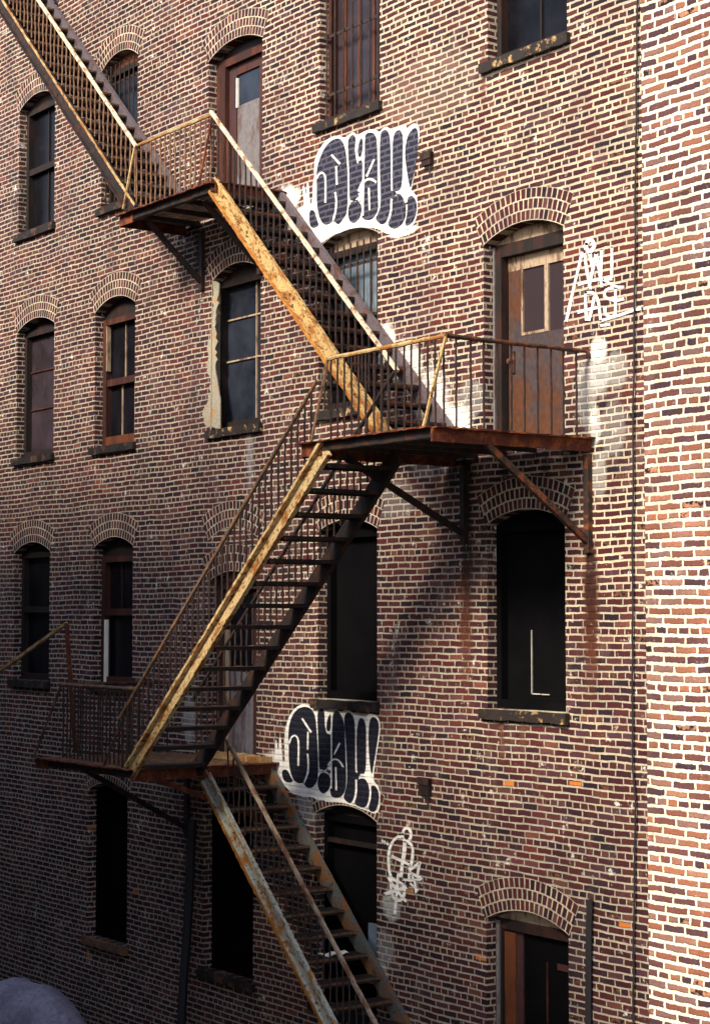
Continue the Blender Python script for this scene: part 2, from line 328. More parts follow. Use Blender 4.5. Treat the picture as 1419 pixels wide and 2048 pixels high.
M['tarp']=rust_mat('grey_tarpaulin',(.34,.30,.38),(.24,.21,.27),(.12,.10,.12),.5,2.2,.25,.65)
M['whitecloth']=plain('white_cloth',(.85,.85,.82),.8,20,.05)
M['cable']=plain('black_cable',(.012,.012,.016),.7,8,.2)
M['stone']=plain('stone_coping',(.30,.27,.23),.9,4,.3)
M['whitegap2']=plain('dim_frame_edge',(.42,.41,.38),.7,8,.3)
M['whitegap']=plain('pale_frame_edge',(.80,.78,.72),.7,8,.1)
# ------------------------------------------------------------------ openings of the facade
def op(name,xl,xr,zb,zs,rise=.14): return dict(n=name,xl=xl,xr=xr,zb=zb,zs=zs,za=zs+rise)
OPS={o['n']:o for o in [
 op('W5f',-9.45,-8.26,8.86,10.75),op('W5a',-7.0,-5.85,8.86,10.75),op('W5b',-3.94,-2.8,8.86,10.75),
 op('W4f',-9.45,-8.28,5.68,7.55),op('W3f',-9.45,-8.24,2.36,4.23),op('W2f',-9.48,-8.32,-.88,.97),
 op('W4a',-6.85,-5.83,5.62,7.53,.16),op('W3a',-6.99,-5.86,2.34,4.2,.15),op('W2a',-6.98,-5.88,-.87,.97,.13),op('W1a',-7.08,-5.98,-4.28,-2.32,.13),
 op('D4',-4.0,-2.75,4.98,6.98,.14),op('W3b',-3.9,-2.77,2.33,4.18,.15),op('D2',-3.95,-2.84,-1.66,.46,.12),op('D1b',-4.04,-2.9,-4.27,-2.10,.12),
 op('W4c',-1.53,-.36,5.66,7.5),op('W3c',-1.545,-.40,2.35,4.22,.13),op('W2c',-1.55,-.417,-.895,.985,.12),op('W1c',-1.6,-.427,-4.27,-2.18,.13),
 op('W4d',1.5,2.7,5.64,7.5),op('D3',1.42,2.627,1.69,3.78,.14),op('W2d',1.455,2.626,-.89,.945,.13),op('D1d',1.42,2.64,-5.75,-2.97,.14)]}
def arc(o,n=12,r=0.0):
    hw=(o['xr']-o['xl'])/2; rise=o['za']-o['zs']; Rr=(hw*hw+rise*rise)/(2*rise); cx=(o['xl']+o['xr'])/2; cz=o['za']-Rr
    a=math.asin(hw/Rr); return [(cx+(Rr+r)*math.sin(-a+2*a*k/n),cz+(Rr+r)*math.cos(-a+2*a*k/n)) for k in range(n+1)],(cx,cz,Rr,a)
def outline(o):  # counter clockwise from bottom-left
    top,_=arc(o); return [(o['xl'],o['zb']),(o['xr'],o['zb'])]+list(reversed(top))
BX0,BX1,BTOP,BDEEP=-15.0,9.0,13.2,9.0
bld=thing('brick_building','sooty red brick tenement with arched windows, graffiti and fire escape landings','building',(-3,4,GROUND))
mb=MB()
outer=[(BX0,GROUND-.2),(BX1,GROUND-.2),(BX1,BTOP),(BX0,BTOP)]
loops=[outer]+[outline(o) for o in OPS.values()]
flat=[p for l in loops for p in l]
tris=tessellate_polygon([[Vector((x,z,0)) for x,z in l] for l in loops])
mb.v=[(x,0,z) for x,z in flat]
for t in tris: mb.f.append(tuple(t))
i=4
for o in OPS.values():
    l=outline(o); n=len(l); b=len(mb.v); mb.v+=[(x,.4,z) for x,z in l]
    for k in range(n): mb.f.append((i+k,i+(k+1)%n,b+(k+1)%n,b+k))
    i+=n
me=bpy.data.meshes.new('wall'); me.from_pydata(mb.v,[],mb.f); me.materials.append(M['wall'])
import bmesh
b_=bmesh.new(); b_.from_mesh(me)
for fc in b_.faces:
    nn=fc.normal
    if abs(nn.y)>.9 and nn.y>0: fc.normal_flip()
for fc in b_.faces:
    if abs(fc.normal.y)<.9:
        c=fc.calc_center_median(); best=min(OPS.values(),key=lambda o:(c.x-(o['xl']+o['xr'])/2)**2+(c.z-(o['zb']+o['zs'])/2)**2)
        inward=Vector(((best['xl']+best['xr'])/2-c.x,0,(best['zb']+best['zs'])/2-c.z))
        if fc.normal.dot(inward)<0: fc.normal_flip()
b_.to_mesh(me); b_.free(); link('wall',me,bld)
mb=MB(); x0,x1=BX0,BX1
mb.box(x0,x1,.4,BDEEP,GROUND-.2,BTOP-.35); mb.obj('building_body',M['void'],bld)
MB().box(BX0-.05,BX1+.05,-.12,BDEEP+.05,BTOP,BTOP+.25).obj('roof',M['roof'],bld)
mb=MB()
for k in range(40): mb.box(BX0+.1+k*.6,BX0+.35+k*.6,-.2,-.002,BTOP-.3,BTOP-.003)
mb.obj('cornice',M['stone'],bld)
def brick_arch(o,rings=3):
    n=22; mb=MB(); _,(cx,cz,Rr,a)=arc(o); T=.108*rings; a2=a*1.02; uv=[]
    for k in range(n+1):
        t=-a2+2*a2*k/n
        for (r,y) in ((Rr,.03),(Rr,-.004),(Rr+T,-.004),(Rr+T,.03)):
            mb.v.append((cx+r*math.sin(t),y,cz+r*math.cos(t)))
            uv.append((t*(Rr+T/2)+7*o['xl'], (r-Rr) if y<0 else ((r-Rr)-.034 if r==Rr else r-Rr+.034)))
    for k in range(n):
        b=4*k
        for e in range(3): mb.f.append((b+e,b+e+1,b+e+5,b+e+4))
    mb.f+= [(3,2,1,0),(4*n,4*n+1,4*n+2,4*n+3)]
    mb.uv=uv; mb.obj('brick_arch',M['arch'],bld)
for nme,o in OPS.items(): brick_arch(o)
brick_arch(op('blind',-3.96,-2.83,0,.97,.14))
Y0=.12
def window(key,kind='window',frame='wood_dark',jamb=.07,mid=None,vlo=(),vhi=(),hor=(),pane='glass',sill='sill_dark',bars=0,head='wood_dark',muntin='wood_dark',label=None,barmat='bal_dark',top=0.0,mw=.010):
    """frame mesh is the part; panes, boards, bars, sill are sub-parts"""
    o=OPS[key]; xl,xr,zb,zs,za=o['xl'],o['xr'],o['zb'],o['zs'],o['za']; zt=zs-top
    mb=MB()
    mb.box(xl+.001,xl+jamb,Y0,Y0+.16,zb,zt); mb.box(xr-jamb,xr-.001,Y0,Y0+.16,zb,zt)
    mb.box(xl+jamb,xr-jamb,Y0+.002,Y0+.158,zt-.08,zt-.002); mb.box(xl+jamb,xr-jamb,Y0+.002,Y0+.158,zb+.002,zb+.09)
    if mid is not None:
        zm=zb+(zt-zb)*mid; mb.box(xl+jamb,xr-jamb,Y0+.01,Y0+.13,zm-.045,zm+.045)
    win=mb.obj(kind,M[frame],bld,label)
    # arched head board
    mh=MB(); top_,_=arc(o); pts=[(x,z-.002) for x,z in top_]
    poly=[(xl+.002,zt),(xr-.002,zt)]+[(min(max(x,xl+.002),xr-.002),max(z,zt+.001)) for x,z in reversed(pts)]
    n=len(poly); mh.v=[(x,Y0+.02,z) for x,z in poly]+[(x,Y0+.1,z) for x,z in poly]
    mh.f=[tuple(range(n)),tuple(reversed(range(n,2*n)))]+[(k,(k+1)%n,n+(k+1)%n,n+k) for k in range(n)]
    mh.obj('head_board',M[head],win)
    mp=MB(); mp.box(xl+jamb-.01,xr-jamb+.01,Y0+.09,Y0+.10,zb+.05,zt-.04); mp.obj('pane',M[pane],win)
    if vlo or vhi or hor:
        mm=MB(); x0,x1=xl+jamb,xr-jamb; zm=zb+(zt-zb)*(mid if mid else 0.0)
        for fr in vlo: x=x0+(x1-x0)*fr; mm.box(x-mw,x+mw,Y0+.07,Y0+.088,zb+.09,(zm-.045) if mid else zt-.08)
        for fr in vhi: x=x0+(x1-x0)*fr; mm.box(x-mw,x+mw,Y0+.07,Y0+.088,zm+.045,zt-.08)
        for fr in hor: z=zb+(zt-zb)*fr; mm.box(x0,x1,Y0+.068,Y0+.087,z-mw,z+mw)
        mm.obj('muntin',M[muntin],win)
    if bars:
        ms=MB()
        for k in range(bars):
            x=xl+(xr-xl)*(k+.5)/bars; ms.tube([(x,-.02+Y0*.5,zb+.01),(x+R.uniform(-.004,.004),-.02+Y0*.5,(zb+zs)/2),(x,-.02+Y0*.5,zt+.03)],.010,6)
        for z in (zb+.32,zb+1.0,zt-.22): ms.bar((xl+.002,.065,z),(xr-.002,.065,z),.012,.035)
        ms.obj('security_bars',M[barmat],win)
    if sill:
        ms=MB(); ms.bar((xl-.08,.018,zb-.055),(xr+.05,.018,zb-.055),.15,.10,jit=.006,seg=.11); ms.obj('sill',M[sill],win)
    return win
def piece(mb,name,mat,parent,label=None): return mb.obj(name,M[mat],parent,label)
# far-left and top row
for k in ('W5f','W5a','W5b'): window(k,mid=.5,vlo=(.5,),vhi=(.5,))
window('W4f',frame='wood_dark',mid=.5,vlo=(.5,),vhi=(.5,),pane='glass')
window('W3f',mid=None,hor=(.38,.68),pane='glass_violet',muntin='wood_red')
window('W2f',mid=.55,pane='glass')
w=window('W4a',mid=.52,bars=8,head='wood_orange',pane='glass_blue',sill='sill_dark',barmat='bal')
w=window('W3a',frame='wood_red',jamb=.10,mid=.50,vlo=(.36,.74),vhi=(.45,.80),muntin='wood_cream',sill='sill_dark',top=.10)
o=OPS['W3a']; mb=MB(); mb.box(o['xl']+.102,o['xl']+.118,Y0-.004,Y0+.06,o['zb']+1.05,o['zs']-.19); piece(mb,'sash_stile','wood_cream',w); mb=MB(); mb.box(o['xl']+.10,o['xr']-.10,Y0-.003,Y0+.05,o['zb']+.02,o['zb']+.14); piece(mb,'bottom_rail','wood_orange',w)
w=window('W2a',frame='wood_red',jamb=.09,mid=.56,vhi=(.38,.78),muntin='wood_red',pane='glass',top=.12)
o=OPS['W2a']; mb=MB(); mb.box(o['xl']+.10,o['xl']+.155,Y0-.01,Y0+.03,o['zb']+.0,o['zb']+.86); piece(mb,'sash_stile','whitegap',w,'white strip down the left of the lower sash')
w=window('W1a',pane='void',frame='void',head='void',sill='tread_edge')
# column b
w=window('W3b',jamb=.05,hor=(.46,.74),vlo=(.66,),vhi=(),pane='glass_blue',muntin='wood_cream',sill='sill',label='window with plaster smeared on its left reveal')
o=OPS['W3b']; mb=MB(); mb.box(o['xl']+.0,o['xl']+.012,-.004,Y0-.002,o['zb']+.02,o['zs']-.02)
pl=[(424,560),(438,566),(436,600),(431,640),(432,690),(430,740),(440,800),(440,858),(408,850),(404,828),(417,800),(420,760),(413,735),(415,700),(423,660),(425,610)]
pl2=[]
for a_,b_2 in zip(pl,pl[1:]+pl[:1]):
    kk=max(1,int(math.hypot(a_[0]-b_2[0],a_[1]-b_2[1])/7))
    for q in range(kk): pl2.append((a_[0]+(b_2[0]-a_[0])*q/kk+R.uniform(-3,3)*(b_2[0]<433),a_[1]+(b_2[1]-a_[1])*q/kk+R.uniform(-1.5,1.5)))
v=[onY(px,py,-.004) for px,py in pl2]; b0=len(mb.v)
tr=tessellate_polygon([[Vector((p.x,p.z,0)) for p in v]]); mb.v+=[tuple(p) for p in v]+[(p.x,.01,p.z) for p in v]; mb.f+=[tuple(b0+i for i in t) for t in tr]
n=len(v); mb.f+=[(b0+k,b0+(k+1)%n,b0+n+(k+1)%n,b0+n+k) for k in range(n)]
piece(mb,'plaster_patch','plaster',w)
w=window('D1b',pane='void',frame='void',head='void',sill='sill_dark')
# column c
w=window('W4c',frame='wood_red',mid=None,bars=7,pane='glass_violet',sill='sill',vlo=(.16,.42,.70),muntin='wood_orange',mw=.016)  # orange muntins paint in the lit edges of the boards behind
w=window('W3c',mid=None,bars=9,vlo=(.42,.68),muntin='wood_cream',pane='glass_sky',head='wood_cream',sill='sill',top=.05)
o=OPS['W3c']; mb=MB(); mb.box(o['xl']+.07,o['xr']-.07,Y0+.02,Y0+.08,o['zb']+.09,o['zb']+1.02); piece(mb,'lower_board','void',w)
w=window('W2c',pane='void',frame='void',head='void',sill='sill_dark'); 
w=window('W1c',pane='void',frame='void',head='wood_dark',sill='sill_dark')
o=OPS['W1c']; mb=MB(); mb.box(o['xl']+.06,o['xr']-.06,Y0+.0,Y0+.05,o['zs']-.32,o['zs']-.27); piece(mb,'transom_bar','wood_dark',w)
mb=MB(); mb.box(o['xl']+.78,o['xr']-.075,Y0+.05,Y0+.085,o['zb']+.3,o['zb']+.95); piece(mb,'lower_pane','glass_sky',w)
# column d
window('W4d',mid=.5,pane='glass',sill='sill',vlo=(.5,))
w=window('W2d',pane='void',frame='void',head='void',sill='sill')
o=OPS['W2d']; mb=MB(); xa=onY(1054,1300,Y0+.02).x; za_,zb_=onY(1054,1250,Y0+.02).z,onY(1054,1388,Y0+.02).z
mb.box(xa-.0035,xa+.0035,Y0+.07,Y0+.085,zb_,za_-.05); mb.box(xa+.012,xa+.13,Y0+.07,Y0+.085,zb_-.005,zb_+.005); mb.box(xa+.15,xa+.26,Y0+.07,Y0+.085,zb_-.006,zb_+.003)
piece(mb,'sash_stile','whitegap2',w,'thin white line of light frame edge')
# ------------------------------------------------------------------ doors
def door(key,frame='wood_dark',jamb=.09,head='wood_cream',transom=.0):
    o=OPS[key]; xl,xr,zb,zs,za=o['xl'],o['xr'],o['zb'],o['zs'],o['za']
    mb=MB(); mb.box(xl+.001,xl+jamb,Y0,Y0+.18,zb,zs); mb.box(xr-jamb,xr-.001,Y0,Y0+.18,zb,zs); mb.box(xl+jamb,xr-jamb,Y0+.002,Y0+.17,zs-.10-transom,zs-.002)
    d=mb.obj('door',M[frame],bld)
    mh=MB(); top_,_=arc(o); poly=[(xl+.002,zs),(xr-.002,zs)]+[(min(max(x,xl+.002),xr-.002),max(z-.002,zs+.001)) for x,z in reversed(top_)]
    n=len(poly); mh.v=[(x,Y0+.03,z) for x,z in poly]+[(x,Y0+.1,z) for x,z in poly]
    mh.f=[tuple(range(n)),tuple(reversed(range(n,2*n)))]+[(k,(k+1)%n,n+(k+1)%n,n+k) for k in range(n)]
    mh.obj('head_board',M[head],d)
    return d,o
# D3: door on the right landing
d,o=door('D3',frame='wood_dark',jamb=.13,head='wood_cream',transom=.03)
xl,xr,zb,zs=o['xl'],o['xr'],o['zb'],o['zs']
mb=MB(); mb.box(xl+.02,xl+.045,Y0-.02,Y0-.001,zb,zs-.02); piece(mb,'frame_bead','door_grey',d)
lx0,lx1,lz1=xl+.14,xr-.132,zs-.135; zp0,zp1=onY(1045,672,Y0+.1).z,lz1-.14
mb=MB(); a0,a1=lx0+.20,lx1-.03; am=a0+(a1-a0)*.545
mb.box(lx0,lx1,Y0+.09,Y0+.13,zb,zp0); mb.box(lx0,a0,Y0+.09,Y0+.13,zp0,zp1); mb.box(a1,lx1,Y0+.09,Y0+.13,zp0,zp1)
piece(mb,'door_leaf','door_metal',d)
mb=MB(); mb.box(lx0,lx1,Y0+.087,Y0+.133,zp1,lz1); mb.box(am-.028,am+.028,Y0+.082,Y0+.13,zp0+.002,zp1-.002); mb.box(a0,a0+.022,Y0+.084,Y0+.128,zp0+.002,zp1-.002); mb.box(a0+.022,am-.03,Y0+.084,Y0+.128,zp0+.002,zp0+.03);
piece(mb,'door_rail','wood_cream',d)
mb=MB(); mb.box(a0+.02,a1,Y0+.105,Y0+.115,zp0,zp1); piece(mb,'pane','wired',d)
mb=MB(); mb.box(lx0+.03,lx0+.10,Y0+.07,Y0+.089,zb+.78,zb+1.0); mb.tube([(lx0+.065,Y0+.02,zb+.9),(lx0+.065,Y0+.07,zb+.9)],.025,8); piece(mb,'handle','rust',d)
# D4: door on the upper landing
d,o=door('D4',frame='wood_red',jamb=.20,head='wood_dark'); xl,xr,zb,zs=o['xl'],o['xr'],o['zb'],o['zs']
lx0,lx1=xl+.21,xr-.21; zs2=zs-.11
mb=MB(); mb.box(lx0,lx0+.16,Y0+.06,Y0+.11,zb,zs2); mb.box(lx1-.13,lx1,Y0+.06,Y0+.11,zb,zs2); mb.box(lx0+.16,lx1-.13,Y0+.06,Y0+.11,zs2-.12,zs2); piece(mb,'door_leaf','maroon',d)
mb=MB(); mb.box(lx0+.16,lx1-.13,Y0+.075,Y0+.10,zb+.05,zb+1.38); piece(mb,'door_panel','door_grey',d)
mb=MB(); mb.box(lx0+.16,lx1-.13,Y0+.085,Y0+.095,zb+1.38,zs2-.12); piece(mb,'pane','glass_blue',d)
mb=MB(); mb.box(lx0+.161,lx0+.185,Y0+.055,Y0+.084,zb+1.36,zs2-.16); piece(mb,'pane_bead','whitegap',d)
mb=MB(); mb.box(xl+.20,xl+.27,Y0+.02,Y0+.059,zb+.05,zb+1.0); piece(mb,'frame_patch','wood_orange',d,'bare orange wood low on the frame')
# D2: double door on the lower landing
d,o=door('D2',frame='maroon',jamb=.10,head='wood_cream'); xl,xr,zb,zs=o['xl'],o['xr'],o['zb'],o['zs']
lx0,lx1=xl+.11,xr-.11; zm=zb+1.02
mb=MB(); mb.box(lx0,lx0+.10,Y0+.05,Y0+.1,zb,zs-.11); piece(mb,'door_stile','wood_cream',d)
mb=MB()
for k in range(6):
    xx=lx0+.10+(lx1-lx0-.34)*k/6; mb.box(xx+.004,xx+(lx1-lx0-.34)/6-.004,Y0+.06,Y0+.1,zb+.02,zm)
piece(mb,'door_boards','board_blue',d)
mb=MB(); mb.box(lx0+.10,lx1-.24,Y0+.07,Y0+.095,zm,zs-.11); piece(mb,'pane','glass',d)
mb=MB(); mb.box(lx1-.24,lx1,Y0+.055,Y0+.1,zb,zs-.11); piece(mb,'door_leaf','maroon',d)
mb=MB(); mb.bar((xl-.05,-.05,zb-.0),(xr+.35,-.05,zb-.0),.22,.10,jit=.012,seg=.07); piece(mb,'doorstep','cream',d)
# D1d: street door at lower right
d,o=door('D1d',frame='wood_dark',jamb=.10,head='wood_cream'); xl,xr,zb,zs=o['xl'],o['xr'],o['zb'],o['zs']
mb=MB(); mb.box(xl+.03,xl+.075,Y0-.02,Y0-.001,zb,zs-.02); piece(mb,'frame_bead','door_grey',d)
mb=MB(); mb.box(xl+.102,xl+.27,Y0+.03,Y0+.1,zb,zs-.12); piece(mb,'door_stile','wood_orange',d)
mb=MB(); mb.box(xl+.272,xl+.36,Y0+.05,Y0+.1,zb,zs-.12); piece(mb,'inner_stile','maroon',d)
mb=MB(); mb.box(xl+.36,xr-.10,Y0+.07,Y0+.1,zb,zs-.10); piece(mb,'door_leaf','void',d)
mb=MB(); mb.box(xl+.70,xl+.715,Y0+.055,Y0+.069,zb,zs-.35); piece(mb,'leaf_edge','wood_red',d)
mb=MB(); mb.box(xr-.36,xr-.12,Y0+.055,Y0+.068,zs-.40,zs-.34); piece(mb,'door_plate','maroon',d)
# ------------------------------------------------------------------ graffiti
def chaikin(p,it=2,closed=True):
    for _ in range(it):
        q=[]; n=len(p)
        for i in range(n if closed else n-1):
            a,b=p[i],p[(i+1)%n]; q+= [(a[0]*.75+b[0]*.25,a[1]*.75+b[1]*.25),(a[0]*.25+b[0]*.75,a[1]*.25+b[1]*.75)]
        p=([p[0]]+q+[p[-1]]) if not closed else q
    return p
class Graf:
    def __init__(s,ox,oy,sc): s.o=(ox,oy,sc); s.k=0
    def w(s,p,y):
        return onY(s.o[0]+p[0]/s.o[2],s.o[1]+p[1]/s.o[2],y)
    def fill(s,mb,poly,y,it=2):
        v=[s.w(p,y) for p in chaikin(poly,it)]; b=len(mb.v); mb.v+=[tuple(p) for p in v]
        for t in tessellate_polygon([[Vector((p.x,p.z,0)) for p in v]]): mb.f.append(tuple(b+i for i in t))
    def stroke(s,mb,pts,w,y,it=2):
        if len(pts)>2: pts=chaikin(pts,it,False)
        L=[];Rr=[];n=len(pts)
        for i,p in enumerate(pts):
            a=pts[max(i-1,0)]; b=pts[min(i+1,n-1)]; dx,dy=b[0]-a[0],b[1]-a[1]; l=math.hypot(dx,dy) or 1
            ww=w*(1+R.uniform(-.14,.14))/2; L.append((p[0]-dy/l*ww,p[1]+dx/l*ww)); Rr.append((p[0]+dy/l*ww,p[1]-dx/l*ww))
        def cap(p,q,sg):
            c=((p[0]+q[0])/2,(p[1]+q[1])/2); ax=((p[0]-q[0])/2,(p[1]-q[1])/2); nx=(ax[1]*sg,-ax[0]*sg)
            return [(c[0]+ax[0]*math.cos(t)+nx[0]*math.sin(t),c[1]+ax[1]*math.cos(t)+nx[1]*math.sin(t)) for t in (.5,1.0,1.57,2.1,2.6)]
        s.k+=1; y-=.00025*s.k
        b=len(mb.v); mb.v+=[tuple(s.w(p,y)) for p in L]+[tuple(s.w(p,y)) for p in Rr]
        for i in range(n-1): mb.f.append((b+i,b+i+1,b+n+i+1,b+n+i))
        for (p,q,sg,i1,i2) in ((L[0],Rr[0],1,0,n),(L[-1],Rr[-1],-1,n-1,2*n-1)):
            c=cap(p,q,sg); b2=len(mb.v); mb.v+=[tuple(s.w(x,y)) for x in c]; mb.f.append((b+i1,)+tuple(range(b2,b2+len(c)))+(b+i2,))
def throwup(g,base,navy,strokes,mat,label):
    mw=MB(); g.fill(mw,base,-.0065,1); gr=mw.obj('graffiti',M['white'],bld,label)
    mn=MB()
    for k,p in enumerate(navy): g.fill(mn,p,-.0095-.0003*k,2)
    mn.obj('letter_fill',M[mat],gr)
    ml=MB()
    for pts,w in strokes: g.stroke(ml,pts,w,-.0145)
    ml.obj('letter_highlight',M['white'],gr)
g=Graf(590,230,5.4577)
throwup(g,[(215,640),(205,520),(235,420),(290,330),(350,265),(420,225),(490,225),(540,250),(590,205),(640,182),(672,220),(700,210),(760,170),(830,148),(890,165),(920,185),(960,135),(1010,128),(1050,160),(1130,125),(1208,100),(1215,150),(1260,105),(1310,85),(1348,120),(1358,200),(1342,330),(1322,480),(1302,620),(1278,760),(1262,830),(1300,845),(1328,910),(1338,1000),(1328,1100),(1295,1190),(1240,1240),(1180,1265),(1150,1295),(1100,1305),(1060,1295),(1000,1295),(960,1275),(905,1240),(830,1228),(740,1220),(640,1230),(560,1250),(480,1285),(400,1310),(330,1365),(260,1410),(200,1370),(150,1290),(90,1180),(30,1080),(20,1030),(80,1000),(95,960),(78,800),(85,770),(102,775),(118,900),(125,760),(132,735),(148,740),(155,900),(170,985),(188,960),(190,760)],
 [[(430,255),(480,250),(520,290),(545,360),(560,460),(570,600),(572,800),(572,980),(560,1080),(530,1120),(490,1180),(460,1190),(428,1165),(415,1145),(380,1185),(325,1200),(290,1170),(260,1110),(240,1020),(232,900),(235,760),(228,640),(245,540),(285,420),(330,340),(380,285)],
 [(150,1030),(210,1035),(235,1130),(265,1215),(155,1240)],
 [(568,300),(590,240),(630,205),(662,240),(650,340),(655,430),(680,550),(690,492),(737,485),(737,700),(700,760),(680,840),(700,885),(670,935),(600,945),(590,900),(588,600)],
 [(578,1010),(600,962),(650,938),(700,948),(724,990),(724,1060),(690,1145),(630,1184),(588,1150),(573,1080)],
 [(715,245),(738,260),(732,400),(710,465),(683,440),(680,370),(695,300)],
 [(758,230),(780,192),(830,183),(872,210),(892,280),(897,500),(897,730),(902,900),(907,1020),(880,1085),(840,1135),(780,1148),(722,1122),(735,1050),(748,900),(746,760),(757,700),(757,450)],
 [(923,215),(950,168),(990,153),(1022,190),(1037,280),(1042,500),(1042,830),(1042,1000),(1020,1085),(1000,1155),(950,1198),(900,1168),(872,1122),(900,1080),(927,1000),(932,880),(920,600)],
 [(1063,180),(1178,145),(1170,500),(1164,800),(1090,842),(1060,880),(1060,500)],
 [(1060,915),(1110,868),(1150,862),(1187,910),(1207,970),(1207,1080),(1187,1155),(1140,1214),(1080,1244),(1028,1222),(1008,1182),(1040,1110),(1058,1040)],
 [(1025,815),(1090,830),(1090,900),(1025,940)],
 [(1213,260),(1250,178),(1300,132),(1332,148),(1343,230),(1332,380),(1307,560),(1282,690),(1255,815),(1230,700),(1203,520),(1193,400)],
 [(1223,898),(1270,872),(1308,908),(1328,980),(1317,1080),(1282,1165),(1220,1212),(1193,1192),(1215,1100),(1222,1000)]],
 [([(230,700),(250,650),(290,622),(325,650),(332,720),(328,960)],20),([(390,425),(495,540)],24),([(446,550),(455,765)],20),([(435,830),(450,930),(442,1050),(410,1155)],20),
  ([(862,478),(775,675)],22),([(685,840),(720,760),(770,702),(830,692),(892,738)],24),([(803,788),(810,1042)],18),([(672,942),(700,905),(745,905)],42),([(595,947),(632,935)],16),
  ([(745,470),(738,1100)],18),([(1090,852),(1140,835),(1180,870),(1215,960)],30),([(1048,905),(1045,1060)],16)],
 'navy','large throw-up lettering above the third floor window, brick joints showing through')
g=Graf(530,1400,5.676)
throwup(g,[(110,460),(130,448),(148,600),(160,430),(180,423),(190,600),(200,700),(222,720),(218,560),(218,400),(238,280),(278,170),(340,88),(420,46),(480,56),(530,88),(562,115),(600,56),(645,75),(665,95),(690,108),(760,98),(822,113),(862,145),(900,113),(960,118),(1012,163),(1080,178),(1160,183),(1180,153),(1240,163),(1292,210),(1308,300),(1298,420),(1273,560),(1248,720),(1228,880),(1238,930),(1283,980),(1304,1060),(1304,1160),(1290,1250),(1250,1300),(1160,1262),(1080,1235),(1000,1205),(900,1172),(800,1160),(700,1162),(650,1135),(600,1142),(520,1097),(450,1113),(380,1082),(300,1068),(230,980),(160,935),(70,910),(60,890),(110,780)],
 [[(430,76),(490,82),(540,118),(570,200),(582,320),(592,500),(600,700),(600,880),(580,945),(540,994),(490,1006),(448,972),(443,947),(420,942),(390,950),(340,932),(308,882),(278,790),(266,650),(268,520),(260,420),(268,300),(300,188),(360,106)],
 [(190,795),(250,788),(282,860),(325,938),(230,938),(193,880)],
 [(588,170),(610,108),(672,92),(674,300),(700,390),(742,384),(747,500),(747,680),(715,742),(690,795),(618,805),(608,700),(603,480)],
 [(713,195),(744,145),(744,320),(725,360),(698,352),(693,280)],
 [(598,900),(620,838),(670,818),(732,858),(745,920),(732,1002),(690,1054),(650,1066),(613,1032),(593,960)],
 [(763,180),(790,122),(832,128),(872,190),(897,270),(907,500),(912,700),(920,900),(912,1022),(872,1094),(810,1117),(758,1104),(732,1050),(753,950),(757,700),(759,400)],
 [(888,210),(920,147),(960,142),(1002,190),(1020,280),(1020,800),(1022,900),(1017,1080),(975,1180),(930,1164),(882,1112),(913,1030),(932,900),(920,500)],
 [(1035,205),(1142,212),(1145,500),(1142,835),(1080,852),(1038,885)],
 [(1038,918),(1090,886),(1142,902),(1178,980),(1188,1060),(1178,1150),(1130,1228),(1070,1212),(1008,1185),(1035,1100)],
 [(1000,800),(1065,845),(1055,925),(1000,910)],
 [(1178,260),(1200,202),(1240,192),(1283,240),(1291,320),(1273,460),(1252,600),(1227,740),(1206,865),(1188,750),(1173,560),(1170,400)],
 [(1198,978),(1240,967),(1278,1020),(1291,1100),(1278,1200),(1240,1280),(1165,1255),(1190,1150),(1200,1060)]],
 [([(268,510),(290,430),(335,398),(370,430),(380,500),(375,755)],20),([(415,205),(525,375)],22),([(485,358),(482,572)],20),([(480,608),(490,700),(487,830),(440,945)],20),
  ([(848,485),(780,625)],20),([(710,752),(745,690),(800,668),(850,700),(890,772)],20),([(800,758),(807,1032)],20),([(700,800),(735,822)],44),([(612,800),(655,800)],24),([(752,380),(750,1010)],16),
  ([(1030,900),(1038,1050),(1000,1180)],20),([(1070,855),(1120,850),(1165,900),(1195,1000),(1190,1130),(1150,1240)],22)],
 'black','black throw-up lettering below the second floor window, over the stairs')
def tagmark(g,strokes,w,label):
    mb=MB()
    for pts in strokes:
        ww=w
        if isinstance(pts,tuple): pts,ww=pts
        g.stroke(mb,pts,ww*1.2,-.0065,2)
    mb.obj('graffiti',M['white'],bld,label)
tagmark(Graf(1110,460,7.095),[([(440,200),(455,160),(490,125),(530,150),(555,215),(530,275),(480,305),(440,270),(425,220),(440,190)],46),
 [(385,290),(330,520),(250,850),(150,1310)],[(410,310),(435,500),(470,700),(495,850)],[(490,320),(515,500),(545,560)],[(580,320),(610,500),(660,820)],[(575,330),(530,560),(470,830)],
 [(650,270),(650,480),(645,700)],[(800,235),(800,480),(800,700)],[(300,780),(500,720),(650,690),(820,690)],[(670,690),(760,745),(850,812),(990,805)],
 [(850,815),(740,830),(690,880),(700,950),(780,985),(870,1000),(990,968)],[(850,820),(852,1050),(850,1250)],[(425,880),(430,1100),(440,1300)],[(430,885),(540,880),(610,980),(640,1280)],
 [(555,930),(510,1150),(470,1300)],[(300,1170),(450,1130),(620,1090)],[(700,1060),(705,1180),(770,1245),(850,1200)],[(640,1285),(860,1225),(1100,1135),(1232,1108)],[(620,1362),(700,1345),(790,1330)]],32,
 'white scrawled tag beside the right landing door')
